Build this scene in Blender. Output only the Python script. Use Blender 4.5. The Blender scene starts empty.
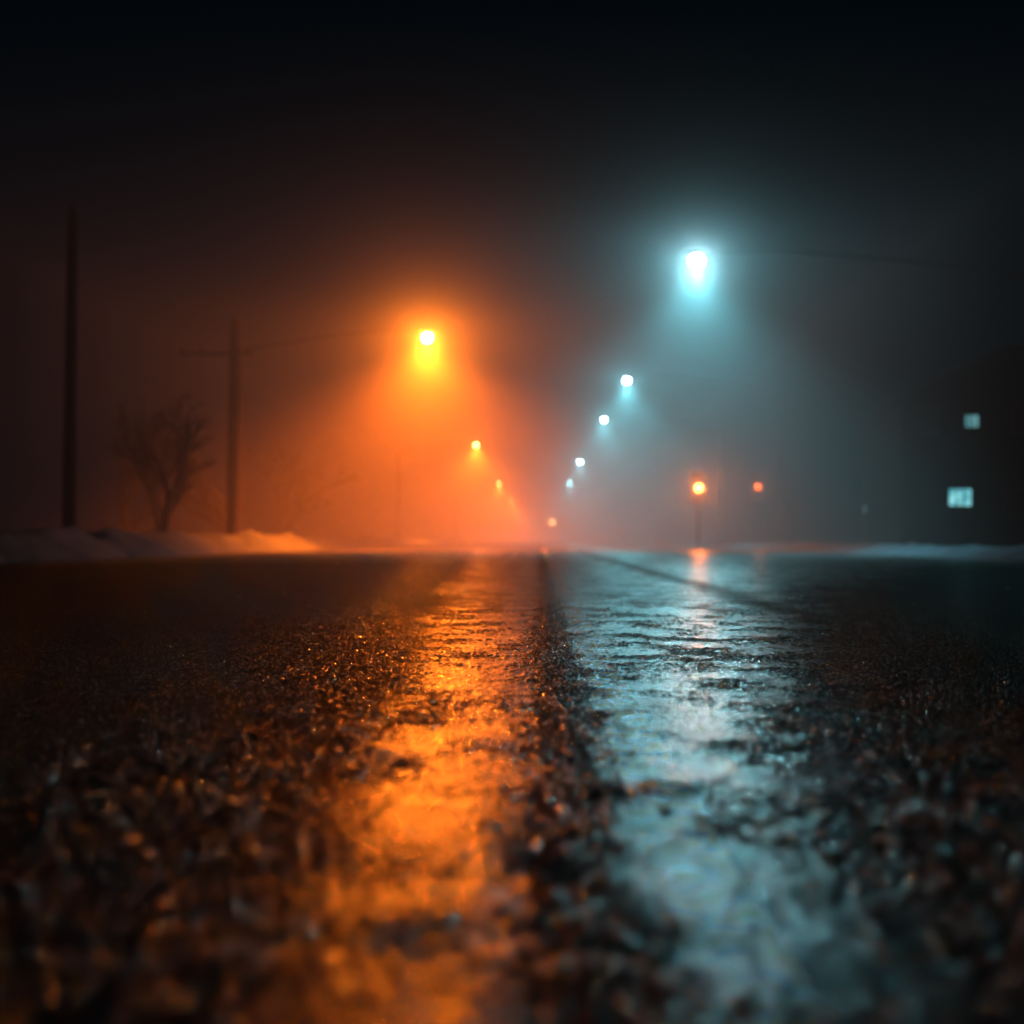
import bpy, math, random
import numpy as np
from mathutils import Vector
random.seed(4); rng=np.random.default_rng(7)
sc=bpy.context.scene
sc.view_settings.view_transform='Standard'; sc.view_settings.look='None'; sc.view_settings.exposure=0
H=0.35; F=1422.0
# ---------- helpers
def nt(name):
    m=bpy.data.materials.new(name); m.use_nodes=True
    t=m.node_tree; b=t.nodes.get('Principled BSDF'); return m,t,b
def simple(name,col,rough=0.7,metal=0.0,nscale=8,var=0.35,bump=0.2,spec=.3):
    m,t,b=nt(name)
    tc=t.nodes.new('ShaderNodeTexCoord'); n=t.nodes.new('ShaderNodeTexNoise'); n.inputs['Scale'].default_value=nscale; n.inputs['Detail'].default_value=6
    t.links.new(tc.outputs['Object'],n.inputs['Vector'])
    r=t.nodes.new('ShaderNodeValToRGB'); r.color_ramp.elements[0].position=.3; r.color_ramp.elements[1].position=.7
    r.color_ramp.elements[0].color=[c*(1-var) for c in col]+[1]; r.color_ramp.elements[1].color=[min(1,c*(1+var)) for c in col]+[1]
    t.links.new(n.outputs['Fac'],r.inputs['Fac']); t.links.new(r.outputs['Color'],b.inputs['Base Color'])
    b.inputs['Roughness'].default_value=rough; b.inputs['Metallic'].default_value=metal; b.inputs['Specular IOR Level'].default_value=spec
    bp=t.nodes.new('ShaderNodeBump'); bp.inputs['Strength'].default_value=bump; bp.inputs['Distance'].default_value=.02
    t.links.new(n.outputs['Fac'],bp.inputs['Height']); t.links.new(bp.outputs['Normal'],b.inputs['Normal'])
    return m
def emis(name,col,s):
    m,t,b=nt(name); b.inputs['Base Color'].default_value=(*col,1)
    b.inputs['Emission Color'].default_value=(*col,1); b.inputs['Emission Strength'].default_value=s; return m
class MB:
    def __init__(s): s.v=[];s.f=[];s.m=[]
    def add(s,vs,fs,mi=0):
        o=len(s.v); s.v+=[tuple(v) for v in vs]; s.f+=[tuple(i+o for i in f) for f in fs]; s.m+=[mi]*len(fs)
    def box(s,c,d,mi=0):
        x,y,z=c; a,b,e=[q/2 for q in d]
        s.add([(x+i*a,y+j*b,z+k*e) for i in(-1,1) for j in(-1,1) for k in(-1,1)],[(0,1,3,2),(4,6,7,5),(0,4,5,1),(2,3,7,6),(0,2,6,4),(1,5,7,3)],mi)
    def tube(s,pts,rads,n=10,mi=0,cap=True):
        rings=[]; P=[Vector(p) for p in pts]
        for i,p in enumerate(P):
            d=(P[min(i+1,len(P)-1)]-P[max(i-1,0)]).normalized()
            up=Vector((0,0,1)) if abs(d.z)<.9 else Vector((1,0,0))
            a=d.cross(up).normalized(); b=d.cross(a)
            rings.append([p+(a*math.cos(2*math.pi*k/n)+b*math.sin(2*math.pi*k/n))*rads[i] for k in range(n)])
        vs=[v for r in rings for v in r]; fs=[]
        for i in range(len(P)-1):
            for k in range(n): fs.append((i*n+k,i*n+(k+1)%n,(i+1)*n+(k+1)%n,(i+1)*n+k))
        if cap: fs+= [tuple(range(n)),tuple(range(len(vs)-n,len(vs)))[::-1]]
        s.add(vs,fs,mi)
    def ell(s,c,r,mi=0,nu=16,nv=10):
        vs=[];fs=[]
        for i in range(nv+1):
            th=math.pi*i/nv
            for k in range(nu):
                ph=2*math.pi*k/nu; vs.append((c[0]+r[0]*math.sin(th)*math.cos(ph),c[1]+r[1]*math.sin(th)*math.sin(ph),c[2]+r[2]*math.cos(th)))
        for i in range(nv):
            for k in range(nu): fs.append((i*nu+k,i*nu+(k+1)%nu,(i+1)*nu+(k+1)%nu,(i+1)*nu+k))
        s.add(vs,fs,mi)
    def obj(s,name,mats,smooth=False,parent=None):
        me=bpy.data.meshes.new(name); me.from_pydata(s.v,[],s.f); me.polygons.foreach_set('material_index',s.m)
        for m in mats: me.materials.append(m)
        if smooth: me.shade_smooth()
        me.update(); o=bpy.data.objects.new(name,me); sc.collection.objects.link(o)
        if parent: o.parent=parent
        return o
def empty(name,loc=(0,0,0)):
    e=bpy.data.objects.new(name,None); e.location=loc; sc.collection.objects.link(e); return e
def vnoise(x,y,seed):
    xi=np.floor(x).astype(np.int64); yi=np.floor(y).astype(np.int64); xf=x-xi; yf=y-yi
    def h(a,b):
        n=(a*374761393+b*668265263+seed*1442695041)&0xffffffff
        n=((n^(n>>13))*1274126177)&0xffffffff
        return ((n^(n>>16))&0xffff)/65535.0
    u=xf*xf*(3-2*xf); v=yf*yf*(3-2*yf)
    return (h(xi,yi)*(1-u)+h(xi+1,yi)*u)*(1-v)+(h(xi,yi+1)*(1-u)+h(xi+1,yi+1)*u)*v
def fbm(x,y,seed,o=3):
    r=0;a=1;t=0
    for i in range(o):
        r=r+a*vnoise(x*2**i+i*17.3,y*2**i-i*9.1,seed+i); t+=a; a*=.5
    return r/t
def grid(name,X,Y,Z,mat,attr=None):
    ny,nx=X.shape
    me=bpy.data.meshes.new(name); N=nx*ny
    me.vertices.add(N); co=np.stack([X,Y,Z],-1).reshape(-1,3).astype(np.float32); me.vertices.foreach_set('co',co.ravel())
    idx=np.arange(N).reshape(ny,nx); q=np.stack([idx[:-1,:-1],idx[:-1,1:],idx[1:,1:],idx[1:,:-1]],-1).reshape(-1,4)
    nq=len(q); me.loops.add(nq*4); me.loops.foreach_set('vertex_index',q.ravel().astype(np.int32))
    me.polygons.add(nq); me.polygons.foreach_set('loop_start',(np.arange(nq)*4).astype(np.int32)); me.polygons.foreach_set('loop_total',np.full(nq,4,np.int32))
    me.update(calc_edges=True); me.shade_smooth()
    if attr:
        for k,v in attr.items():
            a=me.attributes.new(k,'FLOAT','POINT'); a.data.foreach_set('value',v.ravel().astype(np.float32))
    me.materials.append(mat); o=bpy.data.objects.new(name,me); sc.collection.objects.link(o); return o
def sstep(a,b,x):
    t=np.clip((x-a)/(b-a),0,1); return t*t*(3-2*t)

# ---------- road
RW=9.5
def road_h(X,Y):
    macro=(fbm(X*9,Y*7,11,3)-.5)*.0085
    stones=(fbm(X*66,Y*60,21,2)-.5)*.004
    fine=(vnoise(X*150,Y*140,31)-.5)*.0045
    z=macro+stones+fine
    wob=.03*(fbm(Y*1.5,Y*0,5,2)-.5)
    z=z+.006*np.exp(-((X-.045+wob)/.05)**2)
    z=z-.0018*np.exp(-((X+.13+wob)/.11)**2)-.0014*np.exp(-((X-.21+wob)/.11)**2)
    level=-.0003
    wet=1/(1+np.exp((z-level)/.0004))
    z=np.where(z<level,level+(z-level)*.42,z)
    return z,wet
ys=np.concatenate([[-6,-3,-1,0,.3],np.geomspace(.45,26,900),[30,36,45,60,90,140,250,600]])
u=np.linspace(-1,1,960); b=5.0; xs=RW*np.sinh(b*u)/math.sinh(b)
X,Y=np.meshgrid(xs,ys)
Z,wet=road_h(X,Y)
Yp=np.clip(Y,0,60)
half=np.where(X<0,.19+.034*Yp,.22+.08*Yp+.0072*Yp**2)
Xw=np.abs(X-.03)+(fbm(X*3,Y*1.6,91,3)-.5)*.5*half
cover=1-sstep(.75,1.45,Xw/half)
strip=1-.75*np.exp(-((X-.05)/(.05+.004*Yp))**2)
rut=1-.75*np.exp(-((X-1.22-.1*(fbm(Y*.5,Y*0,8,2)-.5))/.16)**2)
wet=np.clip(wet+.3*cover*sstep(5,11,Y),0,1)*cover*strip*rut
near=1-sstep(3.0,9.0,Y)
fade=np.clip(1.2-np.abs(Y)/26,0,1)*np.clip(1.25-np.abs(X)/4,0.05,1)
Z=Z*fade - .0007*X**2
m,t,bs=nt('wet_asphalt')
L=t.links.new; N=t.nodes.new
geo=N('ShaderNodeTexCoord')
at=N('ShaderNodeAttribute'); at.attribute_name='wet'
at2=N('ShaderNodeAttribute'); at2.attribute_name='pooled'
def noise(s,d):
    n=N('ShaderNodeTexNoise'); n.inputs['Scale'].default_value=s; n.inputs['Detail'].default_value=d; L(geo.outputs['Object'],n.inputs['Vector']); return n.outputs['Fac']
n1=noise(210,4); n2=noise(3.5,5)
cr=N('ShaderNodeValToRGB'); cr.color_ramp.elements[0].color=(.01,.01,.011,1); cr.color_ramp.elements[1].color=(.06,.058,.055,1); L(n1,cr.inputs['Fac'])
sx=N('ShaderNodeSeparateXYZ'); L(geo.outputs['Object'],sx.inputs[0])
def mth(op,a,b=None):
    q=N('ShaderNodeMath'); q.operation=op
    for i,v in enumerate((a,b)):
        if v is None: continue
        if isinstance(v,(int,float)): q.inputs[i].default_value=v
        else: L(v,q.inputs[i])
    return q.outputs[0]
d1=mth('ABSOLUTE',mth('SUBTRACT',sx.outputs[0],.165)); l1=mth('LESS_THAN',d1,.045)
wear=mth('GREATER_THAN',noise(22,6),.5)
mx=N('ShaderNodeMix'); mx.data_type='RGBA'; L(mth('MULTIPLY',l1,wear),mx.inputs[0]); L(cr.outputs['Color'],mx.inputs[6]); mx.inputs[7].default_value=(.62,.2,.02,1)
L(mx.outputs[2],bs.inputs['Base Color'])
base_r=mth('SUBTRACT',.3,mth('MULTIPLY',at2.outputs['Fac'],.19))
rb=mth('MAXIMUM',mth('ADD',base_r,mth('MULTIPLY',mth('SUBTRACT',n2,.5),.25)),.07)
L(rb,bs.inputs['Roughness'])
bs.inputs['IOR'].default_value=1.38
bp3=N('ShaderNodeBump'); bp3.inputs['Distance'].default_value=.012; bp3.inputs['Strength'].default_value=.35; L(noise(13,2),bp3.inputs['Height'])
bp2=N('ShaderNodeBump'); bp2.inputs['Distance'].default_value=.006; bp2.inputs['Strength'].default_value=.55; L(noise(38,4),bp2.inputs['Height']); L(bp3.outputs['Normal'],bp2.inputs['Normal'])
bp=N('ShaderNodeBump'); bp.inputs['Distance'].default_value=.002; bp.inputs['Strength'].default_value=.5; L(n1,bp.inputs['Height']); L(bp2.outputs['Normal'],bp.inputs['Normal'])
L(bp.outputs['Normal'],bs.inputs['Normal'])
vo=N('ShaderNodeTexVoronoi'); vo.inputs['Scale'].default_value=220; L(geo.outputs['Object'],vo.inputs['Vector'])
vs_=N('ShaderNodeSeparateColor'); L(vo.outputs['Color'],vs_.inputs[0])
bd=N('ShaderNodeBump'); bd.inputs['Distance'].default_value=.006; bd.inputs['Strength'].default_value=1; L(mth('SUBTRACT',mth('MULTIPLY',n1,.6),vo.outputs['Distance']),bd.inputs['Height'])
df=N('ShaderNodeBsdfDiffuse'); L(mx.outputs[2],df.inputs['Color']); L(bd.outputs['Normal'],df.inputs['Normal'])
gl=N('ShaderNodeBsdfGlossy'); gl.inputs['Roughness'].default_value=.15; L(bd.outputs['Normal'],gl.inputs['Normal'])
gv=mth('ADD',.015,mth('MULTIPLY',mth('GREATER_THAN',vs_.outputs[0],.87),.8))
cc=N('ShaderNodeCombineColor'); [L(gv,cc.inputs[i]) for i in range(3)]; L(cc.outputs[0],gl.inputs['Color'])
ad=N('ShaderNodeAddShader'); L(df.outputs[0],ad.inputs[0]); L(gl.outputs[0],ad.inputs[1])
ms=N('ShaderNodeMixShader'); L(at.outputs['Fac'],ms.inputs[0]); L(ad.outputs[0],ms.inputs[1]); L(bs.outputs[0],ms.inputs[2])
L(ms.outputs[0],t.nodes['Material Output'].inputs['Surface'])
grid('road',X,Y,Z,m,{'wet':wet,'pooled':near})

# ---------- ground & snow banks
snow=simple('snow',(.065,.08,.095),.9,0,3,.3,.5,.1)
dirty=simple('frozen_ground',(.05,.05,.05),.8,0,.6,.6,.5)
g=MB(); g.add([(-700,-60,-.35),(700,-60,-.35),(700,900,-.35),(-700,900,-.35)],[(0,1,2,3)]); g.obj('ground',[dirty])
def bank(side):
    yb=np.concatenate([np.linspace(-4,90,470),np.linspace(91,600,130)])
    xb=np.linspace(0,1,46)
    U,Yb=np.meshgrid(xb,yb)
    W=8.0
    off=(fbm(Yb*.35,Yb*0,71+side,3)-.5)*1.2
    Xb=RW-.35+off*np.clip(1-U*3,0,1)+U*W
    prof=np.clip(U*7,0,1)**.7*np.clip(1.15-U*1.1,.12,1)
    lump=.35+.9*fbm(Xb*.9+side*40,Yb*.55,51,4)
    hgt=.78 if side<0 else .36
    Zb=-.13+prof*lump*hgt+ (fbm(Xb*6,Yb*6,61,3)-.5)*.18*np.clip(U*7,0,1)
    Zb[:,-1]=-.36
    grid('snow_bank',Xb*side,Yb,Zb,snow)
bank(-1); bank(1)

# ---------- lamps
steel=simple('dark_painted_steel',(.006,.006,.0065),.85,.0,12,.2,.1,.15)
sod=(1.0,.145,.006); led=(.18,.78,.91)
def lamp(x,y,z,side,col,spot,point,lens,px=11.35,bulb=.11,lcol=None,ang=130):
    e=empty('street_lamp',(side*px,y,0))
    k=MB(); zt=z+.25
    k.tube([(0,0,-.3),(0,0,.9)],[.17,.17],12); k.tube([(0,0,.9),(0,0,zt-1.2),(0,0,zt-.7)],[.14,.1,.095],12)
    ax=x-side*px
    pts=[(0,0,zt-.7)];rd=[.07]
    for i in range(1,9):
        s=i/8; pts.append((ax*s*.93,0,zt-.7+.75*math.sin(s*math.pi/2))); rd.append(.065-.025*s)
    k.tube(pts,rd,8); k.obj('pole',[steel],True,e)
    hd=MB(); hd.ell((ax,0,zt+.0),(.42,.18,.1),0); hd.box((ax,0,zt-.05),(.6,.26,.05),0); hd.obj('head',[steel],True,e)
    ln=MB(); ln.ell((ax,0,zt-.08-bulb*.7),(bulb,bulb,bulb),0)
    lc=lcol or tuple(.05+.95*c for c in col)
    ln.obj('lens',[emis('lens_glow',lc,lens)],True,e)
    for kind,pw in (('SPOT',spot),('POINT',point)):
        if not pw: continue
        ld=bpy.data.lights.new('lamp_light',kind); ld.color=col; ld.energy=pw; ld.shadow_soft_size=.08
        if kind=='SPOT': ld.spot_size=math.radians(ang); ld.spot_blend=1.0
        lo=bpy.data.objects.new('lamp_light',ld); lo.location=(ax,0,zt-.17-1.7*bulb); lo.parent=e; sc.collection.objects.link(lo)
def at_px(dx,dy,z): 
    D=(z-H)*F/dy; return dx*D/F,D
ZL=7.85
for (px_,py_,s,p,l,bl) in [(427,338,64000,4200,1150,.17),(476,446,72000,1300,200,.11),(499,484,84000,700,200,.11)]:
    x,y=at_px(px_-540,540-py_,ZL); lamp(x,y,ZL,-1,sod,s,p,l,bulb=bl,lcol=(1,.30,.02) if bl>.15 else None,ang=150)
lamp(-5.4,265,ZL,-1,sod,110000,500,120)
lamp(-5.4,345,ZL,-1,sod,130000,0,120)
for i,(px_,py_,s,p,l,bl) in enumerate([(697,262,8500,900,380,.18),(627,382,9000,400,80,.13),(604,421,6500,300,80,.11),(580,463,8000,400,110,.11)]):
    x,y=at_px(px_-540,540-py_,ZL); lamp(x,y,ZL,1,led,s,p,l,px=13.6 if i==0 else 11.35,bulb=bl,lcol=(.6,.93,1.0))
lamp(4,190,ZL,1,led,8000,300,80)

# ---------- utility pole, trees
wood=simple('weathered_wood',(.006,.0055,.0055),.95,0,5,.4,.5,.05)
wood2=simple('hazed_wood',(.02,.017,.017),.95,0,5,.4,.5,.05)  # haze put into the colour: paler pole wood so the farther pole blends in
bark=simple('bark',(.025,.022,.022),.95,0,9,.4,.6,.05)
def upole(x,y,h,r=.17,arm=True,wd=None):
    wd=wd or wood
    e=empty('utility_pole',(x,y,0)); k=MB()
    k.tube([(0,0,-.3),(0.02,0,h*.5),(.05,0,h)],[r,r*.85,r*.7],12); k.obj('post',[wd],True,e)
    a=MB()
    if arm:
        a.box((-.6,-.16-r*.4,h-1.3),(2.6,.1,.1))
        for q in(-1.8,-1.1,.5): a.tube([(q,-.16-r*.4,h-1.24),(q,-.16-r*.4,h-1.05)],[.035,.05],8)
    else:
        a.tube([(.04,-r,h-.5),(.04,-r,h-.1)],[.05,.06],8); a.tube([(.04,0,h),(.04,0,h+.25)],[.04,.06],8)
    a.obj('insulators',[wd],False,e)
upole(-11.5,34.5,8.4,.18,False)
upole(-10.8,50,8.2,.3,True,wood2)
def tree(x,y,h,seed):
    r=random.Random(seed); k=MB()
    def br(p,d,l,rad,depth):
        n=4; pts=[p]; q=p; dd=d.copy()
        for i in range(n):
            dd=(dd+Vector((r.uniform(-1,1),r.uniform(-1,1),r.uniform(-.4,.6)))*.16).normalized(); q=q+dd*l/n; pts.append(q)
        k.tube(pts,[rad*(1-.5*i/n) for i in range(n+1)],6 if depth<2 else 4,cap=False)
        if depth>=5: return
        for i in range(3):
            s=r.choice(pts[1:]) if i else pts[-1]
            ang=r.uniform(.3,.85); az=r.uniform(0,6.28)
            a=dd.orthogonal().normalized(); b_=dd.cross(a)
            nd=(dd*math.cos(ang)+(a*math.cos(az)+b_*math.sin(az))*math.sin(ang)+Vector((0,0,.2))).normalized()
            br(s,nd,l*r.uniform(.6,.78),max(rad*.6,.03),depth+1)
    br(Vector((0,0,-.3)),Vector((0,0,1)),h*.34,h*.034,0)
    o=k.obj('bare_tree',[bark],False); o.location=(x,y,0)
for i,(tx,ty,th) in enumerate([(-12.4,47,6.6),(-11.8,44,5.6),(-12.0,55,6.5),(-15.6,54,7.0),(-11.9,64,7.0),(14.5,84,7.5),(24,58,8)]): tree(tx,ty,th,i+1)

# ---------- traffic signals
black=simple('black_housing',(.02,.02,.02),.5,0,20,.2,.1)
dark_l=simple('unlit_lens',(.03,.02,.01),.2,0,20,.2,.05)
def signal(x,y,z,glow,power,r_=.13,col=(1,.2,.02)):
    e=empty('traffic_signal',(x,y,0)); k=MB()
    k.tube([(0,.12,-.4),(0,.12,z+.55)],[.05,.045],10); k.obj('post',[steel],True,e)
    hb=MB(); hb.box((0,0,z),(.38,.16,1.1)); hb.box((0,.1,z),(.62,.02,1.34))
    for dz in(.34,0,-.34):
        n=14; vs=[];
        for j,yy in((0,-.08),(1,-.3)):
            for i in range(n+1):
                a_=math.pi*(-.1+1.2*i/n); vs.append((.155*math.cos(a_),yy,z+dz+.155*math.sin(a_)))
        hb.add(vs,[(i,i+1,n+2+i,n+1+i) for i in range(n)])
    hb.obj('housing',[black],False,e)
    for dz in(.34,0,-.34):
        l_=MB(); l_.ell((0,-.085,z+dz),(r_,.03,r_)); l_.obj('lens',[emis('amber_lens',(1,.34,.1),glow) if dz==0 else dark_l],True,e)
    if power:
        ld=bpy.data.lights.new('signal_light','POINT'); ld.color=col; ld.energy=power; ld.shadow_soft_size=.05
        lo=bpy.data.objects.new('signal_light',ld); lo.location=(0,-.45,z); lo.parent=e; sc.collection.objects.link(lo)
signal(158*60/F,60,H+52*60/F,12,420,.15)
signal(217*70/F,70,H+53*70/F,.7,40)
signal(12*240/F,240,H+18*240/F,60,0,.3)

# ---------- house
brick=simple('dark_siding',(.006,.006,.006),.95,0,2,.25,.3,.05); roofm=simple('roof_shingles',(.006,.006,.007),.95,0,6,.3,.5,.05)
trim=simple('window_trim',(.02,.02,.02),.6,0,10,.1,.1); dg,_,dgb=nt('dark_glass'); dgb.inputs['Base Color'].default_value=(.005,.006,.008,1); dgb.inputs['Roughness'].default_value=.2
def lit(st):
    m,t,b=nt('lit_window'); tc=t.nodes.new('ShaderNodeTexCoord'); n=t.nodes.new('ShaderNodeTexNoise'); n.inputs['Scale'].default_value=2.6
    t.links.new(tc.outputs['Object'],n.inputs['Vector']); r=t.nodes.new('ShaderNodeValToRGB'); r.color_ramp.elements[0].position=.35; r.color_ramp.elements[1].position=.65
    r.color_ramp.elements[0].color=(.06,.35,.42,1); r.color_ramp.elements[1].color=(.35,.9,.95,1); t.links.new(n.outputs['Fac'],r.inputs['Fac'])
    t.links.new(r.outputs['Color'],b.inputs['Emission Color']); b.inputs['Emission Strength'].default_value=st; b.inputs['Base Color'].default_value=(.02,.02,.02,1); return m
def house(x,y,wd,dp,h,wins):
    e=empty('house',(x,y,0)); k=MB(); k.box((0,dp/2,h/2-.2),(wd,dp,h+.4))
    k.add([(-wd/2,.003,h+.002),(wd/2,.003,h+.002),(0,.003,h+2.2),(-wd/2,dp-.003,h+.002),(wd/2,dp-.003,h+.002),(0,dp-.003,h+2.2)],[(0,1,2),(5,4,3)]); k.obj('walls',[brick],False,e)
    r=MB(); 
    for s in(-1,1):
        o=[(0,h+2.25),(s*(wd/2+.5),h-.2),(s*(wd/2+.5),h-.05),(0,h+2.42)]
        r.add([(a,-.4,b) for a,b in o]+[(a,dp+.4,b) for a,b in o],[(0,1,2,3),(7,6,5,4),(0,4,5,1),(2,6,7,3),(1,5,6,2)])
    r.obj('roof',[roofm],False,e)
    ch=MB(); ch.box((wd*.22,dp*.5,h+2),(.6,.6,1.8)); ch.obj('chimney',[brick],False,e)
    for (wx,wz,ww,wh,st) in wins:
        g_=MB(); g_.box((wx-x,-.012,wz),(ww,.02,wh)); g_.obj('window_pane',[lit(st) if st else dg],False,e)
        f_=MB(); q=.06
        f_.box((wx-x-ww/2-q/2,-.035,wz),(q,.066,wh+2*q)); f_.box((wx-x+ww/2+q/2,-.035,wz),(q,.066,wh+2*q))
        f_.box((wx-x,-.035,wz+wh/2+q/2),(ww-.004,.066,q)); f_.box((wx-x,-.035,wz-wh/2-q/2),(ww-.004,.066,q))
        for s_ in (-.17,.17): f_.box((wx-x+s_*ww,-.034,wz),(.05,.02,wh-.004))
        f_.obj('window_frame',[trim],False,e)
    d_=MB(); d_.box((2.6,-.03,1.0),(1.0,.05,2.1)); d_.obj('door',[black],False,e)
house(20.2,62,9,8,6.4,[(18.2,2.2,.95,.72,1.2),(18.72,5.5,.55,.5,.5),(21,5.5,.9,1.1,0),(23,5.5,.9,1.1,0),(16.8,5.5,.9,1.1,0),(20.6,2.0,.9,1.1,0)])
def post(x,y,h):
    e=empty('marker_post',(x,y,0)); k=MB(); k.box((0,0,h/2-.2),(.12,.05,h+.4)); k.obj('post',[trim],False,e)
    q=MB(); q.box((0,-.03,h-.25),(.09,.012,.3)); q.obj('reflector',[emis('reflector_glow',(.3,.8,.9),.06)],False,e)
post(323*60/F,60,1.9)

# ---------- fog
fm=bpy.data.materials.new('fog'); fm.use_nodes=True; ft=fm.node_tree; ft.nodes.clear()
o=ft.nodes.new('ShaderNodeOutputMaterial'); ad=ft.nodes.new('ShaderNodeAddShader')
for i,(d,g_) in enumerate([(.0068,.1),(.0028,.93)]):
    vs=ft.nodes.new('ShaderNodeVolumeScatter'); vs.inputs['Color'].default_value=(.97,.97,1,1); vs.inputs['Density'].default_value=d; vs.inputs['Anisotropy'].default_value=g_
    ft.links.new(vs.outputs[0],ad.inputs[i])
ft.links.new(ad.outputs[0],o.inputs['Volume'])
Y0,Y1=21,620; X0,X1=-16,11
f=MB(); f.box(((X0+X1)/2,(Y0+Y1)/2,3.95),(X1-X0,Y1-Y0,9.9)); f.obj('fog',[fm])

# ---------- world
w=bpy.data.worlds.new('World'); sc.world=w; w.use_nodes=True
w.node_tree.nodes['Background'].inputs[0].default_value=(.12,.6,1,1); w.node_tree.nodes['Background'].inputs[1].default_value=.003

# ---------- camera
c=bpy.data.cameras.new('camera'); co=bpy.data.objects.new('camera',c); sc.collection.objects.link(co); sc.camera=co
c.lens=50; c.sensor_width=36; c.clip_start=.05; c.clip_end=3000
a=math.atan(28/F); co.location=(0,0,H); co.rotation_euler=(math.pi/2+a,0,a)
c.dof.use_dof=True; c.dof.focus_distance=4.4; c.dof.aperture_fstop=2.1
